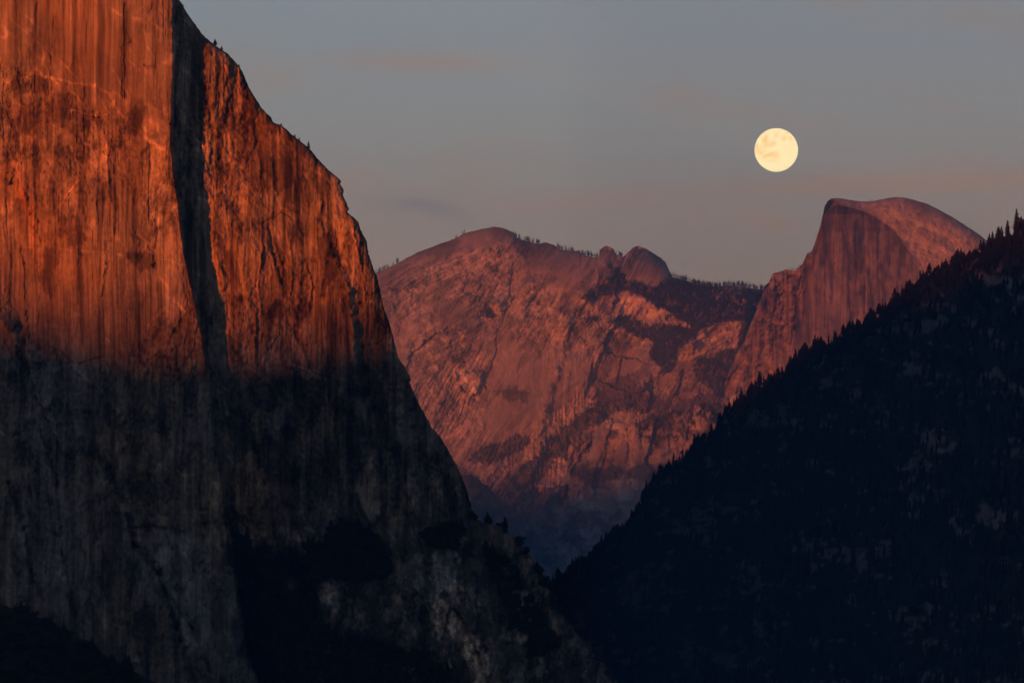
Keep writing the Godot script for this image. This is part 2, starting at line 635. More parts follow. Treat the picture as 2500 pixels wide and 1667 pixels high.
			# colour of the rock
			var st := n_streak.get_noise_2d(wx * 0.11, wy * 0.0050)
			var st2 := n_streak.get_noise_2d(wx * 0.48 + 50.0, wy * 0.012)
			var pt := n_patch.get_noise_2d(X * 0.022, Y * 0.014)
			var pt2 := n_patch.get_noise_2d(wx * 0.085 + 40.0, wy * 0.045)
			var pt3 := n_rough.get_noise_2d(X * 0.30 + 10.0, Y * 0.22)
			var b := 0.170 * (1.0 + 0.95 * pt + (1.0 * pt2 + 0.75 * pt3) * (1.0 - smooth_top * 0.55) * lerpf(0.5, 1.35, broken) + 0.8 * (sheets(leaf, 5.0) - leaf) * amp + 0.22 * mid * amp + 0.16 * small * amp)
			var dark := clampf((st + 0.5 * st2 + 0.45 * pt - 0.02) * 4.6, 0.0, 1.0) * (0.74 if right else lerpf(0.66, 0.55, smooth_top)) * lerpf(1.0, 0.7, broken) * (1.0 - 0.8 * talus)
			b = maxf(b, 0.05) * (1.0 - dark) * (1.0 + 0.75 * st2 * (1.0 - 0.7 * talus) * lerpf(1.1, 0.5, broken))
			var vein := absf(n_vein.get_noise_2d(X * 0.010 + Y * 0.004, Y * 0.012 + X * 0.006) + 0.04 * rough)
			b *= 1.0 + 0.75 * clampf(1.0 - vein * 38.0, 0.0, 1.0) * clampf(0.3 + 2.0 * pt2, 0.0, 1.0)
			if right:
				b *= 1.0 + talus * (0.5 * pt3 + 0.35 * mid + 0.35 * small + 0.9 * n_rough.get_noise_2d(X * 0.8, Y * 0.6))
				d += talus * (2.6 * mid + 2.2 * small + 10.0 * sheets(n_sheet.get_noise_2d((X + Y * 0.6) * 0.05, (Y - X * 0.6) * 0.02), 4.0))
			var warm := clampf(0.5 + 1.4 * n_patch.get_noise_2d(X * 0.012 + 11.0, Y * 0.009) + 0.5 * st, 0.0, 1.0)
			var c := Color(b * lerpf(1.0, 1.12, warm), b * lerpf(0.88, 0.80, warm), b * lerpf(0.76, 0.50, warm))
			if talus > 0.0 and right:
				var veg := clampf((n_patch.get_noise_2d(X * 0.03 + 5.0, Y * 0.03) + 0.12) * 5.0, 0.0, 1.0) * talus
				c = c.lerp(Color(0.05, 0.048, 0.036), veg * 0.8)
			if i > W - 1 - back_cols:
				var w := float(i - (W - 1 - back_cols))
				d += 24.0 * w * w * w
				x -= 8.0 * w * w
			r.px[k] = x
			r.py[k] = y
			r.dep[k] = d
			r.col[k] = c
	mark("cliff field")
	var pale := Color(1.75, 1.55, 1.25)
	var black := Color(0.42, 0.42, 0.45)
	var same := Color(1, 1, 1)
	# the pale dike that crosses the left face, and finer veins
	r.line([[88, 170], [110, 190], [150, 193], [180, 203], [230, 208], [265, 228], [290, 272], [340, 322], [405, 372]], 7.0, -1.2, Color(1.7, 1.6, 1.5))
	r.line([[10, 30], [60, 78], [120, 125], [190, 190]], 3.0, -0.5, Color(1.5, 1.4, 1.3))
	r.line([[150, 110], [220, 205], [300, 330], [360, 400]], 2.5, -0.4, Color(1.4, 1.35, 1.25))
	r.line([[30, 602], [200, 612], [330, 625], [420, 635]], 2.5, -0.6, Color(1.45, 1.4, 1.35))
	r.line([[130, 520], [190, 440], [160, 480]], 3.0, -0.5, pale)
	# flakes and corners of the left face
	r.line([[303, 5], [304, 240]], 2.0, 3.0, same)
	r.line([[310, 30], [316, 105], [298, 118], [300, 245]], 4.0, 2.5, same, 1)
	r.line([[372, 5], [356, 70], [352, 160]], 3.0, 1.5, same)
	r.line([[379, 60], [381, 165]], 3.0, 1.5, same)
	r.line([[352, 160], [382, 168]], 4.0, 3.0, same)
	r.line([[398, 0], [400, 120]], 2.5, 2.5, same)
	r.line([[135, 40], [122, 140], [126, 215]], 7.0, 3.0, same)
	r.line([[90, 10], [84, 90]], 8.0, 2.0, same)
	r.line([[206, 215], [204, 275]], 3.0, 1.5, same)
	r.line([[176, 268], [235, 283], [260, 280]], 5.0, -4.0, pale)
	r.line([[35, 400], [55, 480], [72, 520], [82, 610]], 16.0, -3.0, Color(1.7, 1.35, 1.0))
	r.line([[82, 380], [92, 540], [100, 600]], 5.0, 1.8, same)
	r.line([[38, 440], [50, 640], [60, 760], [70, 880]], 8.0, -3.0, Color(1.2, 1.15, 1.1))
	r.line([[0, 425], [28, 412], [20, 445], [0, 428]], 6.0, -4.0, same)
	r.line([[258, 345], [262, 440], [275, 560], [255, 640], [245, 720]], 9.0, -2.5, Color(1.35, 1.25, 1.1))
	r.line([[98, 700], [95, 900], [100, 960]], 5.0, 3.0, same)
	r.line([[330, 570], [372, 610], [380, 650], [345, 660]], 8.0, 4.0, same)
	# the slanting slab at the left margin and the ribs of the dark lower face
	r.line([[-40, 700], [10, 790], [60, 880], [95, 985], [150, 1100]], 26.0, -16.0, Color(1.2, 1.2, 1.25), -1)
	r.line([[180, 900], [240, 950], [290, 1010], [320, 1060]], 12.0, -8.0, Color(1.3, 1.3, 1.35))
	r.line([[250, 1120], [300, 1220], [330, 1330], [390, 1400], [440, 1560], [470, 1667]], 12.0, 12.0, same)
	r.line([[400, 1440], [470, 1530], [520, 1660]], 8.0, 9.0, same)
	r.line([[330, 1290], [400, 1290], [450, 1300]], 10.0, 8.0, same)
	r.line([[100, 1050], [140, 1180], [150, 1350], [180, 1500]], 8.0, 6.0, same)
	r.line([[20, 1180], [60, 1290], [80, 1420]], 10.0, 9.0, same)
	# black water streaks and corners of the right face
	for q in [[[560, 235], [548, 320], [535, 385], [528, 440]], [[668, 385], [676, 470], [662, 560], [690, 640], [700, 720]], [[795, 560], [800, 640], [790, 720], [800, 770]], [[770, 430], [790, 505], [780, 540]], [[596, 150], [604, 240], [590, 300]],
			[[500, 210], [520, 330], [515, 400]], [[585, 560], [588, 590]], [[735, 540], [742, 640], [736, 760]], [[620, 300], [640, 420], [650, 470]], [[830, 620], [835, 700], [842, 780]], [[700, 780], [730, 830], [760, 900]], [[560, 560], [545, 640], [560, 700]]]:
		r.line(q, 9.0, 2.0, black)
	for q in [[[548, 130], [552, 160], [560, 190]], [[640, 600], [628, 700], [622, 800], [620, 880]], [[700, 560], [712, 640], [708, 720]], [[660, 520], [690, 508], [705, 512]], [[740, 440], [752, 520]], [[860, 560], [880, 640], [890, 720]], [[505, 90], [512, 130]], [[745, 640], [760, 700], [752, 760]], [[602, 930], [622, 960], [624, 905]]]:
		r.line(q, 5.0, -3.0, Color(1.6, 1.35, 1.1))
	r.line([[640, 546], [690, 520], [712, 532]], 4.0, 4.0, same)
	r.line([[655, 545], [668, 620], [690, 690]], 6.0, 4.5, same)
	r.line([[775, 545], [810, 620], [850, 710], [860, 790], [862, 900]], 15.0, -7.0, Color(1.25, 1.2, 1.15))
	r.line([[845, 745], [880, 740], [868, 772]], 6.0, 2.5, same)
	r.line([[855, 790], [862, 840], [868, 890]], 10.0, -5.0, Color(1.7, 1.65, 1.6))
	r.line([[700, 890], [780, 910], [900, 945], [985, 945]], 4.0, -2.0, Color(1.6, 1.5, 1.4))
	var n_stain_shade := noise(42, 0.022, 5, 0.6)  # dark rock stains; those low on the right wall paint in its shade
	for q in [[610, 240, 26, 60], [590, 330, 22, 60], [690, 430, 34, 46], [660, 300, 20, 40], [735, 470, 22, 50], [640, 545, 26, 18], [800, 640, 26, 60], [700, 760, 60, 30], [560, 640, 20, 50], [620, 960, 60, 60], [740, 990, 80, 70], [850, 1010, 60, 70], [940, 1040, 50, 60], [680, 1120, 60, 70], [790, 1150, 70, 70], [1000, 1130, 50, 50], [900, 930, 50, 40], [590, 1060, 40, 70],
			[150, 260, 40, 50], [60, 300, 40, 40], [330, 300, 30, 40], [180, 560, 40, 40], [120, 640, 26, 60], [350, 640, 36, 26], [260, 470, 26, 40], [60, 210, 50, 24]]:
		r.patch(q[0], q[1], q[2], q[3], 0.0, Color(0.55, 0.53, 0.52), n_stain_shade, 1.6)
	# the foot of the right wall: pale slabs, rubble chutes
	var n_rag := noise(44, 0.03, 4)
	r.patch(905, 1195, 34, 85, -6.0, Color(1.9, 1.85, 1.85), n_rag)
	r.patch(975, 1230, 55, 70, -3.0, Color(1.35, 1.3, 1.2), n_rag)
	r.patch(610, 1190, 50, 95, -4.0, Color(1.5, 1.4, 1.25), n_rag)
	r.patch(700, 1310, 130, 24, 0.0, Color(1.6, 1.5, 1.45), n_rag)
	r.patch(1075, 1400, 120, 60, -4.0, Color(1.6, 1.55, 1.55), n_rag)
	r.line([[960, 1370], [1010, 1430], [1060, 1490], [1110, 1560], [1190, 1690]], 52.0, -3.0, Color(1.7, 1.65, 1.65))
	r.patch(1110, 1520, 70, 110, -5.0, Color(1.9, 1.85, 1.9), n_rag)
	r.patch(1200, 1600, 110, 80, -4.0, Color(1.7, 1.65, 1.7), n_rag)
	r.patch(800, 1480, 30, 70, -2.0, Color(1.8, 1.8, 1.95), n_rag)
	r.line([[990, 1420], [1050, 1480], [1090, 1540], [1150, 1640]], 7.0, 9.0, same)
	r.line([[1080, 1460], [1120, 1500], [1170, 1600], [1190, 1667]], 6.0, 8.0, same)
	r.line([[1020, 1440], [1060, 1520], [1100, 1620], [1120, 1700]], 8.0, -7.0, Color(1.4, 1.4, 1.45))
	# forest soil where the oaks and firs stand
	r.patch(870, 1350, 95, 75, 0.0, Color(0.3, 0.3, 0.3), n_rag, 0.3)
	r.patch(680, 1500, 130, 190, 0.0, Color(0.3, 0.3, 0.3), n_rag, 0.3)
	solid(r)
	# the foot goes down to the valley floor, the top runs back into the plateau
	for i in W:
		var p := r.pos[W + i]
		r.pos[i] = Vector3(p.x, -20.0, p.z + 60.0)
		for t in top_rows:
			var k := (H - top_rows + t) * W + i
			r.pos[k] = r.pos[(H - 1 - top_rows) * W + i] + Vector3(-70.0 * (t + 1) * (t + 1), -8.0 * (t + 1), -150.0 * (t + 1) * (t + 1))
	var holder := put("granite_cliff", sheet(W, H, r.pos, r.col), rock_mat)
	tag(holder, "sheer granite cliff glowing orange above a dark shaded foot", "", "", "structure")
	mark("cliff")
	return r

# ------------------------------------------------------------------ the bare mountain
func skyline_relief(W: int, H: int, x0: float, x1: float, top: PackedFloat32Array, tx0: int, bottom: float, dist: float, fall: float, round_px: float, round_m: float, jag: float, seed_: int, lower := 0.0) -> Relief:
	# rows from `bottom` up to the skyline, then three rows down the far side
	var r := Relief.new(W, H, 0, 4)
	var n := noise(seed_, 1.0, 3)
	var back := 4
	var s := dist * UNIT
	for i in W:
		var x := lerpf(x0, x1, float(i) / (W - 1))
		var xi := clampi(int(x) - tx0, 0, top.size() - 2)
		var t: float = lower + lerpf(top[xi], top[xi + 1], x - floorf(x)) + jag * (n.get_noise_1d(x * 0.06) + 0.6 * n.get_noise_1d(x * 0.3))
		var tb := 0.0
		for q in range(-5, 6):
			tb += top[clampi(xi + q * 8, 0, top.size() - 1)] / 11.0
		for j in H:
			var k := j * W + i
			var v := clampf(float(j) / (H - 1 - back), 0.0, 1.0)
			v = 1.0 - pow(1.0 - v, 1.12)
			var y := lerpf(bottom, t, v)
			var d := dist - (y - 560.0) * s * fall
			var e := clampf((y - (t * 0.3 + tb * 0.7)) / round_px, 0.0, 1.0)
			if e < 1.0:
				d += round_m * (1.0 - sqrt(maxf(0.0, 1.0 - (1.0 - e) * (1.0 - e))))
			if j > H - 1 - back:
				var b := float(j - (H - 1 - back))
				d += 90.0 * b * b
				y += 3.0 * b * b
			r.px[k] = x
			r.py[k] = y
			r.dep[k] = d
	return r

func build_mountain() -> Relief:
	var W := 930
	var H := 450
	var top := table([[400, 905], [600, 820], [780, 725], [880, 680], [915, 667], [941, 656], [963, 646], [996, 628], [1018, 616], [1051, 604], [1076, 594], [1107, 584], [1131, 571], [1149, 565], [1168, 561], [1186, 557], [1204, 553], [1226, 555], [1238, 560], [1255, 568], [1260, 579], [1278, 586], [1299, 592],
		[1318, 595], [1333, 591], [1351, 597], [1370, 609], [1400, 613], [1415, 611], [1419, 619], [1446, 628], [1461, 629], [1465, 609], [1480, 599], [1498, 607], [1504, 620], [1522, 627], [1535, 614], [1547, 603], [1559, 600], [1578, 607], [1599, 620], [1614, 630], [1626, 640], [1632, 655], [1642, 676],
		[1660, 680], [1691, 690], [1721, 697], [1752, 699], [1783, 696], [1813, 699], [1838, 704], [1865, 707], [1950, 715], [2060, 720]], 0, 400, 2060)
	var r := skyline_relief(W, H, 520, 2040, top, 400, 1500.0, 16000.0, 1.05, 70.0, 190.0, 1.6, 51)
	var s := 16000.0 * UNIT
	var n_big := noise(52, 1.0, 4)
	var n_a := noise(53, 1.0, 4)
	var n_b := noise(54, 1.0, 4)
	var n_c := noise(55, 1.0, 4)
	var n_r := noise(56, 1.0, 4, 0.6)
	var n_p := noise(57, 1.0, 4)
	var c_s := cells(58, 1.0)
	for k in W * H:
		var x := r.px[k]
		var y := r.py[k]
		var X := x * s
		var Y := -y * s
		# exfoliating sheets: they dip with the left shoulder, steepen in the middle, hang on the lower walls
		var wa := clampf(1.0 - (x - 1000.0) / 420.0, 0.0, 1.0) * clampf((960.0 - y) / 200.0, 0.0, 1.0)
		wa = maxf(wa, clampf(1.0 - absf(y - 840.0 + (x - 1700.0) * 0.6) / 90.0, 0.0, 1.0) * clampf((x - 1560.0) / 80.0, 0.0, 1.0))
		var wc := clampf((y - 790.0) / 90.0, 0.0, 1.0) * clampf(1.0 - absf(x - 1370.0) / 200.0, 0.0, 1.0)
		var wb := maxf(0.0, 1.0 - wa - wc)
		var warp := 26.0 * n_big.get_noise_2d(X * 0.004, Y * 0.004 + 70.0)
		var a1 := X * 0.87 + Y * 0.5
		var a2 := -X * 0.5 + Y * 0.87 + warp
		var b1 := X * 0.5 + Y * 0.87
		var b2 := -X * 0.87 + Y * 0.5 + warp
		var fa := n_a.get_noise_2d(a1 * 0.0045, a2 * 0.035)
		var fb := n_b.get_noise_2d(b1 * 0.0045, b2 * 0.032)
		var fc := n_c.get_noise_2d((X + 0.3 * warp) * 0.034, Y * 0.0035)
		var f := fa * wa + fb * wb + fc * wc
		var g := n_b.get_noise_2d(a1 * 0.008 + 30.0, a2 * 0.10) * wa + n_a.get_noise_2d(b1 * 0.008 + 30.0, b2 * 0.10) * wb + n_c.get_noise_2d((X + 0.2 * warp) * 0.11 + 50.0, Y * 0.008) * wc
		var big := n_big.get_noise_2d((X * 0.6 + Y * 0.8) * 0.0016, (-X * 0.8 + Y * 0.6) * 0.0045)
		var rough := n_r.get_noise_2d(X * 0.03, Y * 0.03)
		var cs := c_s.get_noise_2d((X + 20.0 * rough) * 0.012, (Y + 20.0 * rough) * 0.012)
		var broken := lerpf(0.35, 1.35, smoothstep(-0.15, 0.2, n_p.get_noise_2d(X * 0.0028 + 60.0, Y * 0.0034)))
		r.dep[k] += 60.0 * big + 26.0 * sheets(big, 6.0) + 17.0 * sheets(n_big.get_noise_2d(a1 * 0.0030 + 40.0, a2 * 0.012) * wa + n_big.get_noise_2d(b1 * 0.0030 + 40.0, b2 * 0.012) * (1.0 - wa), 6.0) + 8.0 * f + broken * (10.0 * g + 14.0 * rough + 3.0 * cs)
		var joint := broken * clampf(1.0 - 9.0 * absf(g), 0.0, 1.0)
		r.dep[k] += 5.0 * joint
		var pt := n_p.get_noise_2d(X * 0.006, Y * 0.006)
		var pt2 := n_p.get_noise_2d(X * 0.03 + 40.0, Y * 0.03)
		var b := 0.35 * (1.0 + 0.6 * pt + 0.35 * f + 0.8 * g * broken - 0.22 * joint + 0.6 * pt2 * broken + 0.5 * rough * broken + 0.15 * cs * broken + 0.6 * broken * n_r.get_noise_2d(X * 0.11 + 20.0, Y * 0.11))
		b = maxf(0.06, b) * (1.0 - 0.35 * clampf((f - 0.12) * 4.0, 0.0, 1.0))
		var c := Color(b, b * 0.90, b * 0.83)
		var veg := clampf((n_p.get_noise_2d((X * 0.75 + Y * 0.66) * 0.008 + 9.0, (-X * 0.66 + Y * 0.75) * 0.02) - 0.10) * 7.0, 0.0, 1.0)
		c = c.lerp(Color(0.06, 0.055, 0.042), veg * 0.45)
		r.col[k] = c
	mark("mountain field")
	var same := Color(1, 1, 1)
	# shoulders, edges and gullies
	r.line([[1530, 625], [1480, 670], [1425, 720], [1380, 790]], 36.0, -38.0, same)
	r.line([[1255, 590], [1252, 650], [1245, 720], [1230, 780], [1212, 815], [1214, 850], [1200, 900], [1182, 930]], 3.5, 12.0, same)
	r.line([[1090, 800], [1040, 830], [1000, 870], [975, 950]], 20.0, 22.0, same, -1)
	r.line([[1300, 690], [1220, 740], [1130, 800], [1060, 830]], 26.0, -24.0, same)
	r.line([[1380, 785], [1430, 783], [1486, 795]], 10.0, -22.0, same)
	r.line([[1487, 795], [1475, 850], [1450, 910], [1425, 980], [1405, 1070]], 60.0, 36.0, same, -2)
	r.line([[1487, 793], [1530, 805], [1570, 825], [1598, 832]], 8.0, -20.0, same)
	r.line([[1385, 800], [1360, 900], [1330, 1000], [1310, 1090]], 20.0, -24.0, same)
	r.line([[1520, 870], [1510, 920], [1500, 960]], 4.0, 22.0, same)
	r.line([[1545, 720], [1600, 745], [1650, 770], [1708, 800]], 18.0, -26.0, same)
	r.line([[1530, 722], [1505, 760], [1500, 780]], 14.0, -20.0, same)
	r.line([[1815, 780], [1740, 800], [1690, 840], [1615, 893]], 24.0, -50.0, same)
	r.line([[1612, 897], [1560, 950], [1530, 990], [1470, 1050]], 20.0, -45.0, same)
	r.line([[1670, 905], [1655, 960], [1630, 1000]], 5.0, 32.0, same)
	r.line([[1860, 720], [1845, 760], [1828, 800], [1815, 840]], 14.0, 120.0, same)
	r.line([[1560, 960], [1480, 1030], [1400, 1110], [1310, 1210], [1270, 1270]], 30.0, 45.0, same)
	r.line([[1330, 1080], [1290, 1160], [1240, 1240]], 22.0, -40.0, same)
	var n_rag := noise(45, 0.06, 4)
	# the fresh rock-fall scar and the slabs of cleaner granite
	r.patch(1150, 932, 36, 28, -30.0, Color(1.45, 1.45, 1.45), n_rag, 1.1)
	r.patch(1572, 975, 14, 38, -35.0, Color(1.35, 1.35, 1.35), n_rag, 0.8)
	r.patch(1130, 1000, 60, 60, -6.0, Color(1.15, 1.15, 1.15), n_rag, 1.1)
	r.patch(1010, 800, 60, 60, -6.0, Color(1.2, 1.2, 1.2), n_rag, 1.1)
	r.patch(1560, 745, 60, 34, -6.0, Color(1.2, 1.2, 1.2), n_rag, 0.9)
	r.patch(1650, 785, 50, 18, -6.0, Color(1.2, 1.2, 1.2), n_rag, 0.9)
	r.patch(1780, 722, 48, 18, -8.0, Color(1.2, 1.2, 1.2), n_rag, 0.9)
	# forest floor, dark with litter and shrubs, and the clean slabs between the woods
	var floor_ := Color(0.125, 0.108, 0.090)
	r.cover([[1415, 728], [1445, 712], [1490, 688], [1510, 660], [1535, 688], [1560, 690], [1600, 706], [1622, 688], [1638, 668], [1660, 684], [1700, 693], [1760, 702], [1865, 710], [1850, 748], [1835, 795], [1800, 782], [1740, 792], [1700, 806], [1640, 768], [1600, 744], [1560, 720], [1525, 711], [1480, 722], [1440, 737]], floor_, n_rag, 7.0, 0.0, true)
	r.cover([[1500, 785], [1530, 772], [1580, 798], [1640, 796], [1700, 802], [1722, 788], [1700, 822], [1660, 852], [1640, 884], [1610, 897], [1585, 870], [1600, 836], [1550, 820]], floor_, n_rag, 6.0, 0.0, true)
	r.cover([[1690, 892], [1720, 872], [1790, 856], [1812, 842], [1845, 880], [1880, 915], [1850, 940], [1800, 970], [1760, 1000], [1740, 955], [1700, 925]], floor_, n_rag, 6.0, 0.0, true)
	r.cover([[1175, 772], [1187, 742], [1198, 758], [1216, 772], [1195, 778]], floor_, n_rag, 5.0, 0.0, true)
	r.cover([[1140, 1125], [1180, 1092], [1240, 1078], [1262, 1058], [1305, 1080], [1250, 1112], [1200, 1135]], floor_, n_rag, 6.0, 0.0, true)
	# brush and scree on the lower slopes
	var brush := noise(49, 0.11, 4, 0.6)
	for q in [[[1500, 950], [1560, 945], [1640, 985], [1600, 1010], [1520, 1000], [1440, 1040], [1360, 1120], [1300, 1200], [1250, 1270], [1170, 1240], [1240, 1170], [1320, 1100], [1400, 1020]], [[1480, 930], [1540, 910], [1560, 940], [1500, 960], [1460, 985], [1440, 970]], [[1640, 985], [1780, 940], [1800, 980], [1700, 1020], [1640, 1015]],
			[[1060, 1100], [1110, 1130], [1170, 1160], [1150, 1230], [1080, 1200]], [[1200, 955], [1240, 945], [1290, 955], [1290, 985], [1240, 975]], [[1160, 1240], [1260, 1260], [1330, 1190], [1440, 1160], [1480, 1300], [1330, 1500], [1200, 1500]]]:
		r.cover(q, floor_, brush, 12.0, 0.0, true)
	r.cover([[1732, 706], [1790, 702], [1832, 724], [1822, 742], [1768, 738], [1736, 726]], Color(2.4, 2.5, 2.8), n_rag, 4.0)
	r.cover([[1525, 716], [1560, 724], [1600, 748], [1650, 772], [1708, 802], [1660, 800], [1600, 786], [1540, 766], [1500, 778], [1505, 745]], Color(1.25, 1.22, 1.18), n_rag, 5.0)
	r.cover([[1815, 783], [1808, 815], [1740, 852], [1690, 880], [1618, 893], [1680, 838], [1735, 800]], Color(1.25, 1.25, 1.25), n_rag, 3.0, -10.0)
	r.line([[1061, 1045], [1080, 1020], [1105, 985]], 3.0, 8.0, same)
	solid(r)
	drop_foot(r)
	var o := put("mountain", sheet(W, H, r.pos, r.col), rock_mat)
	tag(o, "bare rounded granite mountain turned pink by the low sun", "", "", "structure")
	mark("mountain")
	return r

func drop_foot(r: Relief) -> void:
	for i in r.W:
		var p := r.pos[r.W + i]
		r.pos[i] = Vector3(p.x, -20.0, p.z + 120.0)

func build_lower_cliff() -> Relief:
	# the nearer wall across the canyon mouth: its top still catches the sun, its foot stands in blue shade
	var W := 330
	var H := 220
	var top := table([[1180, 1420], [1240, 1330], [1300, 1265], [1340, 1215], [1375, 1165], [1410, 1110], [1440, 1075], [1462, 1042], [1480, 1024], [1502, 1022], [1530, 1036], [1560, 1030], [1600, 1018], [1650, 1000], [1720, 985], [1800, 960], [1960, 900]], 0, 1180, 1960)
	var r := skyline_relief(W, H, 1200, 1940, top, 1180, 1520.0, 12800.0, 0.25, 40.0, 60.0, 9.0, 61)
	var s := 12800.0 * UNIT
	var n_c := noise(62, 1.0, 4)
	var n_r := noise(63, 1.0, 4, 0.6)
	var n_p := noise(64, 1.0, 4)
	var c_s := cells(66, 1.0)
	for k in W * H:
		var X := r.px[k] * s
		var Y := -r.py[k] * s
		var f := n_c.get_noise_2d(X * 0.03, Y * 0.006)
		var big := n_c.get_noise_2d(X * 0.006 + 40.0, Y * 0.003)
		var rough := n_r.get_noise_2d(X * 0.03, Y * 0.03)
		r.dep[k] += 70.0 * big + 26.0 * f + 30.0 * rough - (r.px[k] - 1450.0) * s * 0.5
		var cs := c_s.get_noise_2d((X + 25.0 * rough) * 0.016, (Y + 60.0 * rough) * 0.006)
		var cs2 := c_s.get_noise_2d((X + 9.0 * rough) * 0.05 + 30.0, (Y + 20.0 * rough) * 0.02)
		r.dep[k] += 22.0 * cs + 9.0 * cs2
		var b := 0.30 * (1.0 + 0.25 * cs2 + 0.8 * f + 0.5 * n_p.get_noise_2d(X * 0.01, Y * 0.008))
		var c := Color(b, b * 0.92, b * 0.87)
		var veg := clampf((n_p.get_noise_2d(X * 0.012 + 30.0, Y * 0.016) + 0.02) * 5.0, 0.0, 1.0)
		c = c.lerp(Color(0.045, 0.045, 0.034), veg * 0.85)
		r.col[k] = c
	var n_rag := noise(46, 0.04, 4)
	r.patch(1498, 1068, 26, 44, 0.0, Color(1.3, 1.3, 1.3), n_rag, 0.9)  # sunlit upper corner, its brightness put into the colour
	r.patch(1440, 1290, 50, 90, -10.0, Color(1.5, 1.5, 1.5), n_rag, 0.7)
	r.patch(1540, 1180, 60, 50, -10.0, Color(1.4, 1.4, 1.4), n_rag, 0.7)
	r.line([[1452, 1050], [1440, 1090], [1400, 1150]], 12.0, 60.0, Color(1, 1, 1))
	solid(r)
	drop_foot(r)
	var o := put("lower_cliff", sheet(W, H, r.pos, r.col), rock_mat)
	tag(o, "grey granite wall at the canyon mouth with an orange patch on top", "", "", "structure")

	# the small buttress that shows beside the foot of the great cliff
	var W2 := 120
	var H2 := 90
	var top2 := table([[1020, 1120], [1090, 1150], [1130, 1160], [1150, 1158], [1170, 1172], [1196, 1190], [1210, 1215], [1224, 1250], [1236, 1290], [1250, 1340], [1270, 1400], [1300, 1450]], 0, 1020, 1300)
	var q := skyline_relief(W2, H2, 1030, 1290, top2, 1020, 1520.0, 12400.0, 0.25, 40.0, 40.0, 10.0, 65)
	for k in W2 * H2:
		var X := q.px[k] * s
		var Y := -q.py[k] * s
		q.dep[k] += 26.0 * c_s.get_noise_2d(X * 0.018, Y * 0.007) + 40.0 * n_c.get_noise_2d(X * 0.02, Y * 0.005) + 26.0 * n_r.get_noise_2d(X * 0.03, Y * 0.03)
		var b := 0.12 * (1.0 + 0.5 * n_c.get_noise_2d(X * 0.03, Y * 0.006))
		var veg := clampf((n_p.get_noise_2d(X * 0.015, Y * 0.015) + 0.08) * 4.0, 0.0, 1.0)
		q.col[k] = Color(b, b * 0.92, b * 0.87).lerp(Color(0.045, 0.045, 0.034), veg * 0.9)
	solid(q)
	drop_foot(q)
	var p := put("rock_buttress", sheet(W2, H2, q.pos, q.col), rock_mat)
	tag(p, "dim rock buttress in blue haze beside the cliff foot", "", "", "structure")
	mark("lower cliff")
	return r

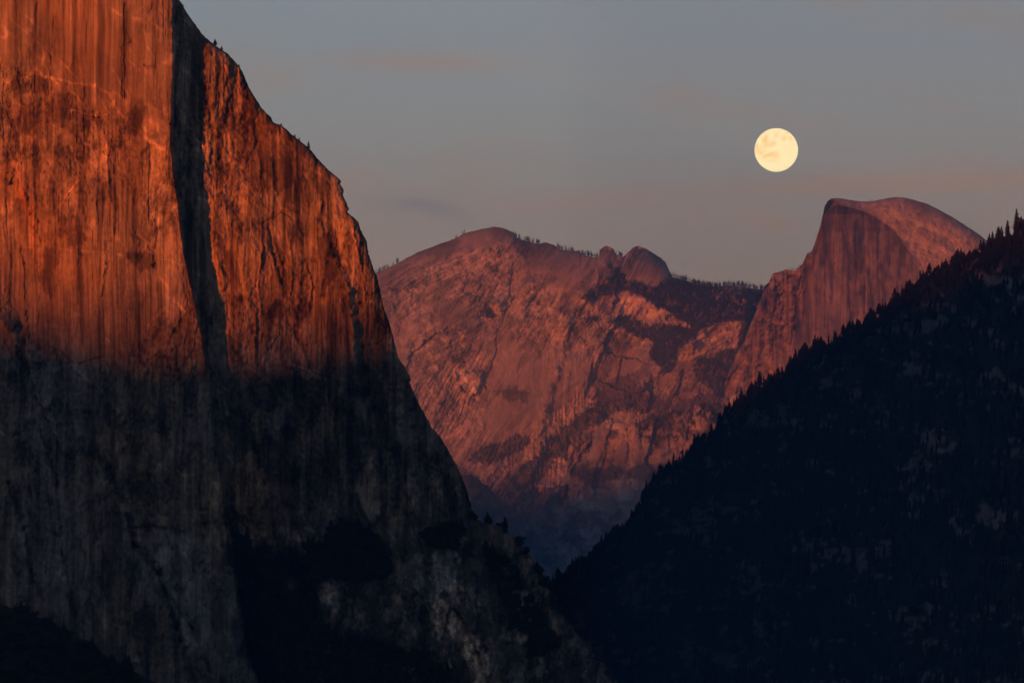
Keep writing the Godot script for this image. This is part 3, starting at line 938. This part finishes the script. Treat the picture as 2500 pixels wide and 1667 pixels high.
# ------------------------------------------------------------------ the half dome
func build_dome() -> Relief:
	var W := 620
	var H := 320
	var top := table([[1760, 960], [1795, 870], [1806, 851], [1816, 838], [1833, 791], [1853, 745], [1866, 700], [1878, 689], [1885, 673], [1890, 666], [1905, 663], [1920, 657], [1942, 661], [1951, 652], [1960, 643], [1972, 618], [1982, 614], [1988, 600], [2002, 556], [2010, 523], [2014, 503], [2022, 490], [2032, 484], [2045, 483],
		[2065, 486], [2088, 490], [2118, 492], [2138, 490], [2164, 484], [2184, 481], [2208, 482], [2234, 488], [2267, 498], [2300, 515], [2327, 530], [2344, 541], [2367, 556], [2390, 571], [2440, 610], [2520, 690], [2600, 790], [2800, 930], [3000, 1010]], 0, 1760, 3000)
	var r := skyline_relief(W, H, 1770, 2960, top, 1760, 1080.0, 13500.0, 0.10, 30.0, 40.0, 1.2, 71)
	var s := 13500.0 * UNIT
	# the rim where the sheer face is cut from the dome, by height
	var rim := table([[2024, 400], [2026, 484], [2040, 493], [2065, 503], [2095, 510], [2128, 521], [2158, 543], [2184, 563], [2204, 589], [2224, 619], [2236, 645], [2246, 670], [2262, 720], [2290, 820], [2330, 1100]], 1, 400, 1100)
	var n_c := noise(72, 1.0, 4)
	var n_r := noise(73, 1.0, 4, 0.6)
	var n_p := noise(74, 1.0, 4)
	var n_d := noise(75, 1.0, 4)
	var c_s := cells(76, 1.0)
	for k in W * H:
		var x := r.px[k]
		var y := r.py[k]
		var X := x * s
		var Y := -y * s
		var xm := rim[clampi(int(y) - 400, 0, 699)]
		var rough := n_r.get_noise_2d(X * 0.045, Y * 0.04)
		var b := 0.22
		var c: Color
		if x < xm + 6.0 * n_r.get_noise_2d(x * 0.03, y * 0.06):
			# the sheer face: it looks away to the left, so it runs back from the rim
			var shoulder := clampf((2000.0 - x + (y - 600.0) * -0.28) / 40.0, 0.0, 1.0)
			var f := n_c.get_noise_2d(X * 0.045, Y * 0.005)
			var f2 := n_c.get_noise_2d(X * 0.16 + 30.0, Y * 0.010)
			var cs := c_s.get_noise_2d((X + 14.0 * rough) * 0.025, (Y + 20.0 * rough) * 0.012)
			var xs := 2000.0 - (y - 600.0) * 0.28
			r.dep[k] += 22.0 + 2.6 * (xm - maxf(x, minf(xs, xm))) * s + 0.8 * maxf(0.0, minf(xs, xm) - x) * s + (9.0 + 14.0 * shoulder) * f + 4.0 * f2 + (6.0 + 26.0 * shoulder) * rough + (3.0 + 8.0 * shoulder) * cs
			var p := n_p.get_noise_2d(X * 0.012, Y * 0.007)
			b *= 1.15 + 1.3 * f2 + 0.45 * p + (0.15 + 0.35 * shoulder) * cs + (0.7 + 0.6 * shoulder) * rough
			b = maxf(b, 0.04)
			var dark := clampf((f + 0.5 * f2 + 0.3 * p - 0.01) * 5.0, 0.0, 1.0)
			b *= 1.0 - 0.55 * dark * (1.0 - 0.5 * shoulder)
			c = Color(b * 1.05, b * 0.90, b * 0.82)
		else:
			# the dome: sheets curve round it like the layers of an onion
			var t := r.py[(H - 5) * W + (k % W)]
			var e := clampf((y - t) / 230.0, 0.0, 1.0)
			var side := clampf((x - xm) / 260.0, 0.0, 1.0)
			var rx := X - 2150.0 * s
			var ry := Y + 860.0 * s
			var rr := sqrt(rx * rx + ry * ry) + 14.0 * rough
			var th := atan2(ry, rx) + 0.05 * rough
			var f := 0.8 * n_d.get_noise_2d(th * 2.2, rr * 0.040) + 0.7 * n_d.get_noise_2d(th * 22.0 + 40.0, rr * 0.006)
			r.dep[k] += 75.0 * (1.0 - sqrt(maxf(0.0, 1.0 - (1.0 - e) * (1.0 - e)))) + 60.0 * side * side + 16.0 * sheets(n_d.get_noise_2d(th * 1.2 + 9.0, rr * 0.012), 6.0) + 6.0 * f + 9.0 * rough - 14.0 * exp(-(x - xm) / 10.0)
			b *= 1.55 + 0.9 * f + 0.7 * rough + 0.6 * n_r.get_noise_2d(X * 0.14 + 9.0, Y * 0.14) + 0.45 * n_p.get_noise_2d(X * 0.02, Y * 0.02) + 0.2 * rough
			c = Color(b, b * 0.90, b * 0.83)
		r.col[k] = c
	var n_rag := noise(47, 0.05, 4)
	r.line([[2046, 500], [2040, 560], [2036, 640], [2030, 690]], 6.0, -10.0, Color(1, 1, 1))
	# broad black water stains that hang from the rim
	for q in [[2105, 555, 760, 8.0], [2076, 620, 780, 6.0], [2124, 530, 800, 7.0], [2090, 540, 680, 5.0], [2060, 520, 600, 5.0], [2145, 560, 690, 5.0], [2112, 700, 820, 6.0], [2170, 590, 680, 4.0], [2015, 600, 700, 3.0]]:
		r.line([[q[0], q[1]], [q[0] - 3, (q[1] + q[2]) / 2], [q[0] + 4, q[2]]], q[3], 1.0, Color(0.5, 0.48, 0.47))
	r.line([[2095, 650], [2100, 700]], 5.0, -3.0, Color(1.5, 1.5, 1.5))
	r.line([[2150, 690], [2152, 730], [2148, 760]], 8.0, -6.0, Color(1, 1, 1))
	r.line([[2032, 492], [2028, 505]], 6.0, 22.0, Color(1, 1, 1))
	r.line([[1890, 680], [1893, 720], [1885, 770]], 7.0, -16.0, Color(1, 1, 1))
	r.line([[1960, 650], [1950, 720], [1940, 800], [1930, 880]], 8.0, 16.0, Color(1, 1, 1))
	r.line([[1915, 665], [1905, 740], [1880, 820]], 7.0, 14.0, Color(1, 1, 1))
	r.patch(1938, 705, 22, 14, -10.0, Color(1.2, 1.2, 1.2), n_rag, 0.9)
	r.patch(2300, 615, 14, 16, -4.0, Color(1.3, 1.3, 1.3), n_rag, 0.7)
	r.patch(2350, 585, 16, 8, -4.0, Color(1.3, 1.3, 1.3), n_rag, 0.7)
	solid(r)
	drop_foot(r)
	var o := put("granite_dome", sheet(W, H, r.pos, r.col), rock_mat)
	tag(o, "granite dome cut in half by a sheer streaked face below the moon", "", "", "structure")
	mark("dome")
	return r

# ------------------------------------------------------------------ the forested slope
func build_slope() -> Relief:
	var W := 572
	var H := 260
	var top := table([[1180, 1600], [1260, 1490], [1336, 1426], [1356, 1404], [1379, 1392], [1402, 1370], [1424, 1362], [1444, 1342], [1467, 1320], [1497, 1294], [1524, 1280], [1547, 1256], [1562, 1222], [1581, 1178], [1600, 1154], [1639, 1126], [1677, 1108], [1696, 1072], [1715, 1060], [1746, 1046], [1761, 1010],
		[1800, 976], [1816, 954], [1843, 944], [1866, 928], [1909, 918], [1926, 892], [1946, 874], [1965, 852], [1989, 840], [2009, 832], [2038, 828], [2048, 812], [2068, 800], [2101, 786], [2131, 764], [2158, 750], [2184, 732], [2211, 708], [2234, 686], [2270, 660], [2307, 646], [2360, 622], [2393, 604], [2418, 590], [2440, 580],
		[2484, 560], [2520, 540], [2600, 500], [2760, 430], [3000, 350], [3400, 240]], 0, 1180, 3400)
	var r := skyline_relief(W, H, 1200, 3300, top, 1180, 1780.0, 4700.0, 0.0, 50.0, 60.0, 11.0, 81, 14.0)
	var s := 4700.0 * UNIT
	var n_b := noise(82, 1.0, 4)
	var n_r := noise(83, 1.0, 4, 0.6)
	var n_p := noise(84, 1.0, 4)
	for k in W * H:
		var x := r.px[k]
		var y := r.py[k]
		var X := x * s
		var Y := -y * s
		var t := r.py[(H - 5) * W + (k % W)]
		# the ridge runs away from the viewpoint towards its left end; the flank falls towards the viewer
		r.dep[k] += (1900.0 - x) * 1.0 - (y - t) * s * 0.55 + 45.0 * n_b.get_noise_2d(X * 0.008, Y * 0.005) + 14.0 * n_r.get_noise_2d(X * 0.03, Y * 0.03)
		var rock := clampf((0.7 * n_p.get_noise_2d(X * 0.018, Y * 0.03) + 0.9 * n_r.get_noise_2d(X * 0.07, Y * 0.12) - 0.14) * 6.0, 0.0, 1.0)
		var b := 0.19 * (1.0 + 0.9 * n_r.get_noise_2d(X * 0.15, Y * 0.05))
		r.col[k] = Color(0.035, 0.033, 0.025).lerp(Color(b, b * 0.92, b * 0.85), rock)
	var n_rag := noise(48, 0.03, 4)
	r.patch(2300, 1060, 40, 55, -6.0, Color(1.5, 1.5, 1.5), n_rag, 0.8)
	r.patch(1855, 1190, 14, 40, -5.0, Color(2.2, 2.1, 1.9), n_rag, 0.6)
	r.patch(1795, 1210, 24, 16, -3.0, Color(2.0, 1.9, 1.8), n_rag, 0.9)
	r.patch(1840, 1310, 20, 14, -3.0, Color(2.0, 1.9, 1.8), n_rag, 0.9)
	solid(r)
	drop_foot(r)
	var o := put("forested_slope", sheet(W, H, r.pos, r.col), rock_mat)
	tag(o, "steep dark forested slope in shade that climbs to the edge", "", "", "structure")

	# the wooded foot of the valley side, low in front of the great cliff
	var W2 := 300
	var H2 := 60
	var top2 := table([[-1500, 1180], [-800, 1270], [-240, 1400], [0, 1475], [60, 1494], [130, 1520], [200, 1564], [280, 1614], [390, 1672], [500, 1740], [600, 1800]], 0, -1500, 600)
	var q := skyline_relief(W2, H2, -1480, 590, top2, -1500, 1900.0, 3500.0, 0.0, 60.0, 50.0, 5.0, 85)
	for k in W2 * H2:
		var X := q.px[k] * 0.3
		var Y := -q.py[k] * 0.3
		var t := q.py[(H2 - 5) * W2 + (k % W2)]
		q.dep[k] += -(q.py[k] - t) * 0.3 * 1.2 + 8.0 * n_r.get_noise_2d(X * 0.06, Y * 0.06)
		q.col[k] = Color(0.03, 0.028, 0.022)
	solid(q)
	drop_foot(q)
	var p := put("wooded_bank", sheet(W2, H2, q.pos, q.col), rock_mat)
	tag(p, "black wooded bank in front of the cliff foot", "", "", "structure")
	slope_bank = q
	mark("slope")
	return r

var slope_bank: Relief

# ------------------------------------------------------------------ the air of the upper valley
func haze_bank(called: String, label: String, lo: Vector3, hi: Vector3, density: float, tint: Color) -> void:
	var f := FogVolume.new()
	f.name = numbered(called)
	f.shape = RenderingServer.FOG_VOLUME_SHAPE_BOX
	f.size = hi - lo
	f.position = (lo + hi) * 0.5
	var m := FogMaterial.new()
	m.density = density
	m.albedo = tint.linear_to_srgb()
	f.material = m
	add_child(f, true)
	tag(f, label, "", "", "stuff")

func build_haze() -> void:
	# dusty evening air hangs in the upper valley, thicker low in the canyon
	haze_bank("haze", "thin dusty haze in front of the far mountains", Vector3(-2600, -30, -15400), Vector3(2600, 2200, -6600), 2.3e-5, Color(0.50, 0.72, 1.0))
	haze_bank("valley_haze", "thin evening haze in front of the dark forested slope", Vector3(40, -20, -4150), Vector3(1400, 900, -1200), 3.0e-5, Color(0.16, 0.42, 1.0))
	haze_bank("canyon_haze", "blue haze lying low in the canyon", Vector3(-1500, -25, -12200), Vector3(1500, 640, -6900), 1.9e-5, Color(0.04, 0.36, 0.95))

# ------------------------------------------------------------------ the moon
func build_moon() -> void:
	var w := 512
	var h := 256
	var img := Image.create_empty(w, h, false, Image.FORMAT_RGB8)
	var seas := [[-20, -225, 78, 55], [125, -175, 70, 68], [265, -165, 42, 55], [200, -285, 46, 30], [-225, -165, 75, 105], [-310, 50, 68, 90], [-230, 150, 85, 70], [-95, 110, 120, 62], [-10, 150, 66, 52], [-105, 230, 52, 34], [-80, -70, 46, 70], [235, -45, 36, 26], [-370, -60, 26, 80], [-150, -60, 90, 60]]
	var n := noise(91, 0.012, 4)
	var bright := Color(1.0, 0.92, 0.70)
	var sea := Color(0.99, 0.815, 0.545)
	for y in h:
		for x in w:
			var lon := (float(x) + 0.5) / w * TAU - PI
			var lat := PI / 2.0 - (float(y) + 0.5) / h * PI
			var f := 0.0
			if absf(lon) < 1.57:
				var dx := sin(lon) * cos(lat) * 400.0
				var dy := -sin(lat) * 400.0
				for q in seas:
					var u: float = (dx - q[0]) / q[2]
					var v: float = (dy - q[1]) / q[3]
					var e := sqrt(u * u + v * v) + 0.75 * n.get_noise_2d(dx, dy)
					f += exp(-1.3 * e * e)
				f = clampf((f - 0.26 + 0.3 * n.get_noise_2d(dx + 700.0, dy)) * 1.25, 0.0, 0.85) + 0.5 * n.get_noise_2d(dx * 2.6 + 300.0, dy * 2.6) + 0.45 * n.get_noise_2d(dx * 7.0, dy * 7.0 + 100.0) + 0.12
			img.set_pixel(x, y, bright.lerp(sea, clampf(f, 0.0, 1.0)))
	var m := StandardMaterial3D.new()
	m.resource_name = "glowing_regolith"
	m.albedo_color = Color(0.02, 0.02, 0.02)
	m.roughness = 1.0
	m.metallic_specular = 0.0
	m.emission_enabled = true  # glow stands in for the sunlight on the moon
	m.emission = Color.WHITE
	m.emission_operator = BaseMaterial3D.EMISSION_OP_MULTIPLY
	m.emission_texture = ImageTexture.create_from_image(img)
	m.emission_energy_multiplier = 1.16
	var sm := SphereMesh.new()
	var d := 19500.0
	sm.radius = 53.3 * UNIT * d
	sm.height = sm.radius * 2.0
	sm.radial_segments = 96
	sm.rings = 48
	var o := put("moon", sm, m)
	o.position = at(1896.0, 366.0, d)
	o.rotation.y = PI + atan2(-o.position.x, d) * 0.0
	tag(o, "full moon, pale yellow with darker seas, in the dusk sky", "moon")

# ------------------------------------------------------------------ what grows
func tree_thing(called: String, label: String, group: String, kind: Array, where: Vector3, height: float, slim: float, turn: float) -> void:
	var t := Node3D.new()
	t.name = numbered(called)
	add_child(t, true)
	t.position = where
	t.rotation.y = turn
	t.scale = Vector3(height * slim, height, height * slim)
	tag(t, label, "tree", group)
	put("trunk", kind[0], bark_mat, t)
	put("crown", kind[1], leaf_mat, t)

func plant(cliff: Relief, mountain: Relief, lower: Relief, dome: Relief, slope: Relief) -> void:
	var kinds := []
	for q in 6:
		kinds.append(conifer(200 + q, 26, 7, 0.15 + 0.015 * q))
	var far := []
	for q in 3:
		var p := conifer(300 + q, 11, 5, 0.19)
		far.append(joined(p))
	var oak := bush(400, 260)
	var even := noise(90, 0.02, 2)
	var clump := noise(92, 0.045, 3)

	# the pines along the skyline of the dark slope, each a tree of its own; first those that stand out
	var g := RandomNumberGenerator.new()
	g.seed = 12
	var rows := slope.H - 5
	var taken := []
	for q in [[2486, 24.0, 1.25, "tallest conifer on the shaded ridge, against the sky at the photo's right edge"], [2462, 19.0, 1.2, "slim conifer against the sky, left neighbour of the ridge's tallest tree"], [2440, 16.0, 1.7, "broad bushy conifer against the sky, between the dome's tail and the ridge's tallest tree"],
			[2418, 13.0, 1.6, "rounded conifer against the sky, next to the broad bushy conifer"], [2397, 12.0, 1.4, "conifer where the dome's tail dips behind the dark ridge"], [2272, 13.0, 1.7, "broad conifer below the pale patch on the dome's rounded side"], [2186, 17.0, 1.8, "broad-crowned conifer under the right corner of the sheer face"],
			[2158, 10.0, 1.3, "pointed conifer beside a bright orange foot of the sheer face"], [2128, 12.0, 1.9, "wide conifer clump below the middle of the sheer face"], [2040, 17.0, 1.2, "tall conifer at the step in the ridge, in front of the sheer face"], [2024, 11.0, 0.9, "slender conifer beside the tall conifer at the ridge step"],
			[2007, 12.0, 1.9, "layered pine with a flat top on the ridge ledge in front of the sheer face"], [1990, 10.0, 1.6, "small layered pine at the left end of the ridge ledge"], [1855, 18.0, 1.7, "dense dark conifer standing clear where the half dome meets the ridge"]]:
		var i := clampi(int((q[0] - 1200.0) / 2100.0 * (slope.W - 1)), 0, slope.W - 1)
		tree_thing("ridge_conifer", q[3], "conifers that stand out on the shaded ridge", kinds[int(q[0]) % 6], slope.pos[rows * slope.W + i], q[1], q[2], q[0])
		taken.append(q[0])
	var snag_i := clampi(int((1893.0 - 1200.0) / 2100.0 * (slope.W - 1)), 0, slope.W - 1)
	var snag := Node3D.new()
	snag.name = numbered("dead_snag")
	add_child(snag, true)
	snag.position = slope.pos[rows * slope.W + snag_i]
	snag.scale = Vector3(13.0, 17.0, 13.0)
	tag(snag, "bare dead trunk on the shaded ridge in front of the half dome's foot", "tree")
	put("trunk", kinds[0][0], bark_mat, snag)
	var stretches := [[1420.0, "small dark conifer on the lowest end of the shaded ridge, beside the cliff foot"], [1500.0, "small dark conifer on the low ridge in front of the grey canyon wall"], [1580.0, "dark conifer on the steep part of the ridge in front of the grey canyon wall"], [1690.0, "dark conifer on the ridge in front of the canyon wall's brushy top"],
		[1765.0, "dark conifer on the ridge in front of the mountain's lower woods"], [1850.0, "dark conifer on the ridge just left of where the half dome's foot appears"], [1915.0, "dark conifer on the ridge in front of the half dome's left foot"], [1985.0, "dark conifer on the ridge in front of the half dome's broken shoulder wall"], [2060.0, "dark conifer near the step in the ridge, in front of the sheer face"],
		[2150.0, "dark conifer on the ridge in front of the black streaks of the sheer face"], [2245.0, "dark conifer on the ridge in front of the right half of the sheer face"], [2320.0, "dark conifer on the ridge in front of the dome's rounded side"], [2400.0, "dark conifer on the ridge below the tail of the dome"], [2600.0, "conifer on the highest stretch of the ridge against open sky"]]
	var x := 1345.0
	var count := 0
	while x < 2520.0 and count < 280:
		var near := false
		for q in taken:
			near = near or absf(q - x) < 4.0
		if near:
			x += 3.0
			continue
		var i := clampi(int((x - 1200.0) / 2100.0 * (slope.W - 1)), 0, slope.W - 1)
		var down := g.randi_range(0, 6)
		var p := slope.pos[(rows - down) * slope.W + i]
		var h := g.randf_range(6.0, 13.5) + clampf((x - 2250.0) / 200.0, 0.0, 1.0) * g.randf_range(0.0, 5.0)
		var label := ""
		for q in stretches:
			if x < q[0]:
				label = q[1]
				break
		tree_thing("ridge_conifer", label, label.replace("small dark", "small").replace("conifer", "conifers"), kinds[g.randi() % 6], p, h, g.randf_range(1.2, 2.2), g.randf() * TAU)
		count += 1
		x += g.randf_range(2.0, 6.5)
	# the rest of the wood on that slope
	var wood := [[1345, 1440], [1420, 1375], [1500, 1300], [1560, 1235], [1600, 1165], [1680, 1110], [1760, 1020], [1840, 955], [1960, 860], [2050, 825], [2150, 765], [2260, 680], [2400, 610], [2560, 530], [3250, 300], [3250, 1760], [1300, 1760]]
	for q in 3:
		scatter("forest", ["dense dark conifer forest covering the shaded slope", "scattered dark conifers between rocks on the shaded slope", "dark undergrowth of young conifers on the shaded slope"][q], joined(kinds[q * 2]), leaf_mat, sow(slope, wood, 3600, even, [-0.2, -0.05, -0.6][q], 500 + q, true), [8.0, 7.0, 4.0][q], [17.0, 15.0, 8.0][q], 600 + q, 1.4)
	var edge := []
	for q in 900:
		var ex := g.randf_range(1340.0, 2560.0)
		var ei := clampi(int((ex - 1200.0) / 2100.0 * (slope.W - 1)), 0, slope.W - 1)
		edge.append(slope.pos[(rows - g.randi_range(1, 14)) * slope.W + ei])
	scatter("thicket", "thick young growth just below the crest of the shaded slope", joined(kinds[3]), leaf_mat, edge, 3.0, 9.5, 640, 1.9)
	mark("slope trees")
	# woods on the far mountain
	var spots := []
	var clear := PackedVector2Array([Vector2(1730, 705), Vector2(1790, 702), Vector2(1832, 724), Vector2(1822, 744), Vector2(1768, 740), Vector2(1735, 727)])
	spots += sow(mountain, [[1415, 728], [1445, 712], [1490, 688], [1510, 660], [1535, 688], [1560, 690], [1600, 706], [1622, 688], [1645, 690], [1660, 696], [1655, 684], [1700, 695], [1760, 702], [1865, 712], [1850, 748], [1835, 795], [1800, 782], [1740, 792], [1700, 806], [1640, 768], [1600, 744], [1560, 720], [1525, 711], [1480, 722], [1440, 737]], 1500, clump, -0.25, 701)
	spots += sow(mountain, [[1500, 785], [1530, 772], [1580, 798], [1640, 796], [1700, 802], [1722, 788], [1700, 822], [1660, 852], [1640, 884], [1610, 897], [1585, 870], [1600, 836], [1550, 820]], 700, clump, -0.35, 702)
	spots += sow(mountain, [[1690, 892], [1720, 872], [1790, 856], [1812, 842], [1845, 880], [1880, 915], [1850, 940], [1800, 970], [1760, 1000], [1740, 955], [1700, 925]], 700, clump, -0.35, 703)
	spots += sow(mountain, [[1172, 775], [1186, 735], [1198, 758], [1218, 774], [1195, 780]], 40, clump, -0.6, 704)
	spots += sow(mountain, [[1505, 955], [1560, 945], [1610, 985], [1480, 1012], [1400, 1080], [1300, 1180], [1250, 1255], [1180, 1240], [1300, 1100], [1420, 1005]], 500, clump, 0.08, 705)
	spots += sow(mountain, [[1140, 1125], [1180, 1092], [1240, 1078], [1262, 1058], [1305, 1080], [1250, 1112], [1200, 1135]], 110, clump, -0.3, 706)
	spots += sow(mountain, [[1180, 1260], [1240, 1230], [1300, 1240], [1390, 1220], [1420, 1290], [1340, 1430], [1290, 1360], [1230, 1310]], 500, clump, -0.5, 707)
	spots += sow(mountain, [[1430, 775], [1500, 785], [1500, 792], [1430, 783]], 22, clump, -0.8, 708)
	spots += sow(mountain, [[1545, 715], [1600, 735], [1690, 790], [1640, 795], [1580, 780], [1510, 760]], 60, clump, 0.12, 709)
	spots += sow(lower, [[1540, 1040], [1660, 1005], [1780, 975], [1760, 1010], [1700, 1075], [1600, 1090], [1530, 1080]], 260, clump, -0.1, 710)
	# the fringes of trees along the mountain's skyline
	var rw := mountain.H - 5
	for span in [[905, 972, 30], [1254, 1320, 44], [1362, 1405, 24], [1420, 1462, 34], [1503, 1524, 12], [1640, 1870, 210], [1100, 1135, 5]]:
		for t in span[2]:
			var fx := g.randf_range(span[0], span[1])
			var i := clampi(int((fx - 520.0) / 1520.0 * (mountain.W - 1)), 0, mountain.W - 1)
			spots.append(mountain.pos[(rw - g.randi_range(0, 2)) * mountain.W + i])
	scatter("far_forest", "far woods of tiny conifers on the pink granite mountain", far[0], leaf_mat, spots, 10.0, 22.0, 720, 1.3)
	# a few trees on the dome's shoulder
	for q in [[1951, 650], [1938, 660], [1932, 659], [1945, 660], [2126, 491], [2130, 490]]:
		var i := clampi(int((q[0] - 1770.0) / 1190.0 * (dome.W - 1)), 0, dome.W - 1)
		var p := dome.pos[(dome.H - 5) * dome.W + i]
		tree_thing("lone_pine", "tiny pine on the broken shoulder left of the half dome" if q[0] < 2000 else "tiny pine on the summit saddle of the half dome", "pines on the shoulder of the half dome" if q[0] < 2000 else "pines on the summit of the half dome", kinds[2], p, 9.0 if q[0] < 2000 else 5.0, 1.3, q[0])
	mark("far trees")
	# the pines on the rim of the great cliff
	var rim := [[525, 20.0, "stunted pine standing highest on the bright part of the cliff rim"], [543, 13.0, "low windswept pine just below the highest stunted pine on the cliff rim"], [448, 11.0, "small shrubby pine on the shaded top of the cliff rim"], [585, 12.0, "shrubby pine on the steep middle of the cliff rim"],
		[686, 10.0, "small pine on the rocky step halfway down the cliff rim"], [722, 12.0, "bushy pine just above the lone upright pine on the cliff rim"], [732, 13.0, "bushy pine touching the lone upright pine's upper side on the cliff rim"], [756, 22.0, "lone upright dark pine on the lower cliff rim against the sky"]]
	for q in rim:
		var best := 0
		var bd := 1e9
		for j in cliff.H - 4:
			var k := j * cliff.W + cliff.W - 6
			if absf(cliff.px[k] - q[0]) < bd:
				bd = absf(cliff.px[k] - q[0])
				best = k
		tree_thing("rim_pine", q[2], "pines on the cliff rim", kinds[int(q[0]) % 6], cliff.pos[best] + Vector3(-0.8, -0.8, 1.0), q[1] * 0.346, 2.3, q[0])
	# oaks and firs at the foot of the cliff
	var foot := []
	foot += sow(cliff, [[805, 1295], [870, 1285], [925, 1325], [960, 1395], [935, 1420], [860, 1425], [800, 1405], [785, 1350]], 420, clump, -0.22, 801)
	foot += sow(cliff, [[570, 1310], [640, 1330], [690, 1400], [700, 1450], [790, 1540], [900, 1570], [1040, 1610], [1150, 1690], [1150, 1760], [650, 1760], [585, 1450]], 1500, clump, -0.15, 802)
	foot += sow(cliff, [[1030, 1305], [1090, 1290], [1130, 1305], [1110, 1345], [1060, 1340]], 130, clump, -0.2, 803)
	foot += sow(cliff, [[740, 1330], [790, 1350], [800, 1430], [760, 1420]], 70, clump, -0.1, 805)
	foot += sow(cliff, [[1180, 1345], [1240, 1370], [1310, 1490], [1370, 1600], [1290, 1610], [1220, 1450]], 260, clump, 0.05, 806)
	foot += sow(slope_bank, [[-900, 1270], [-200, 1420], [0, 1480], [130, 1525], [280, 1618], [420, 1690], [500, 1780], [-900, 1780]], 1500, even, -0.9, 807)
	for j in range(30, cliff.H - 8):
		var lj := j * cliff.W + cliff.last
		if cliff.py[lj] > 1268.0 and cliff.py[lj] < 1720.0:
			if g.randf() < 0.5 and clump.get_noise_2d(cliff.py[lj], 40.0) > 0.0:
				foot.append(cliff.pos[lj - g.randi_range(0, 8)])
	var firs := []
	for q in foot.size():
		if q % 4 == 0:
			firs.append(foot[q])
	scatter("fir_wood", "dark firs among the oaks at the foot of the cliff", joined(kinds[4]), leaf_mat, firs, 7.0, 15.0, 821, 1.4)
	scatter("oak_wood", "dark oak scrub and trees at the foot of the cliff", oak, leaf_mat, foot, 4.0, 8.5, 820, 1.2)
	mark("plants")
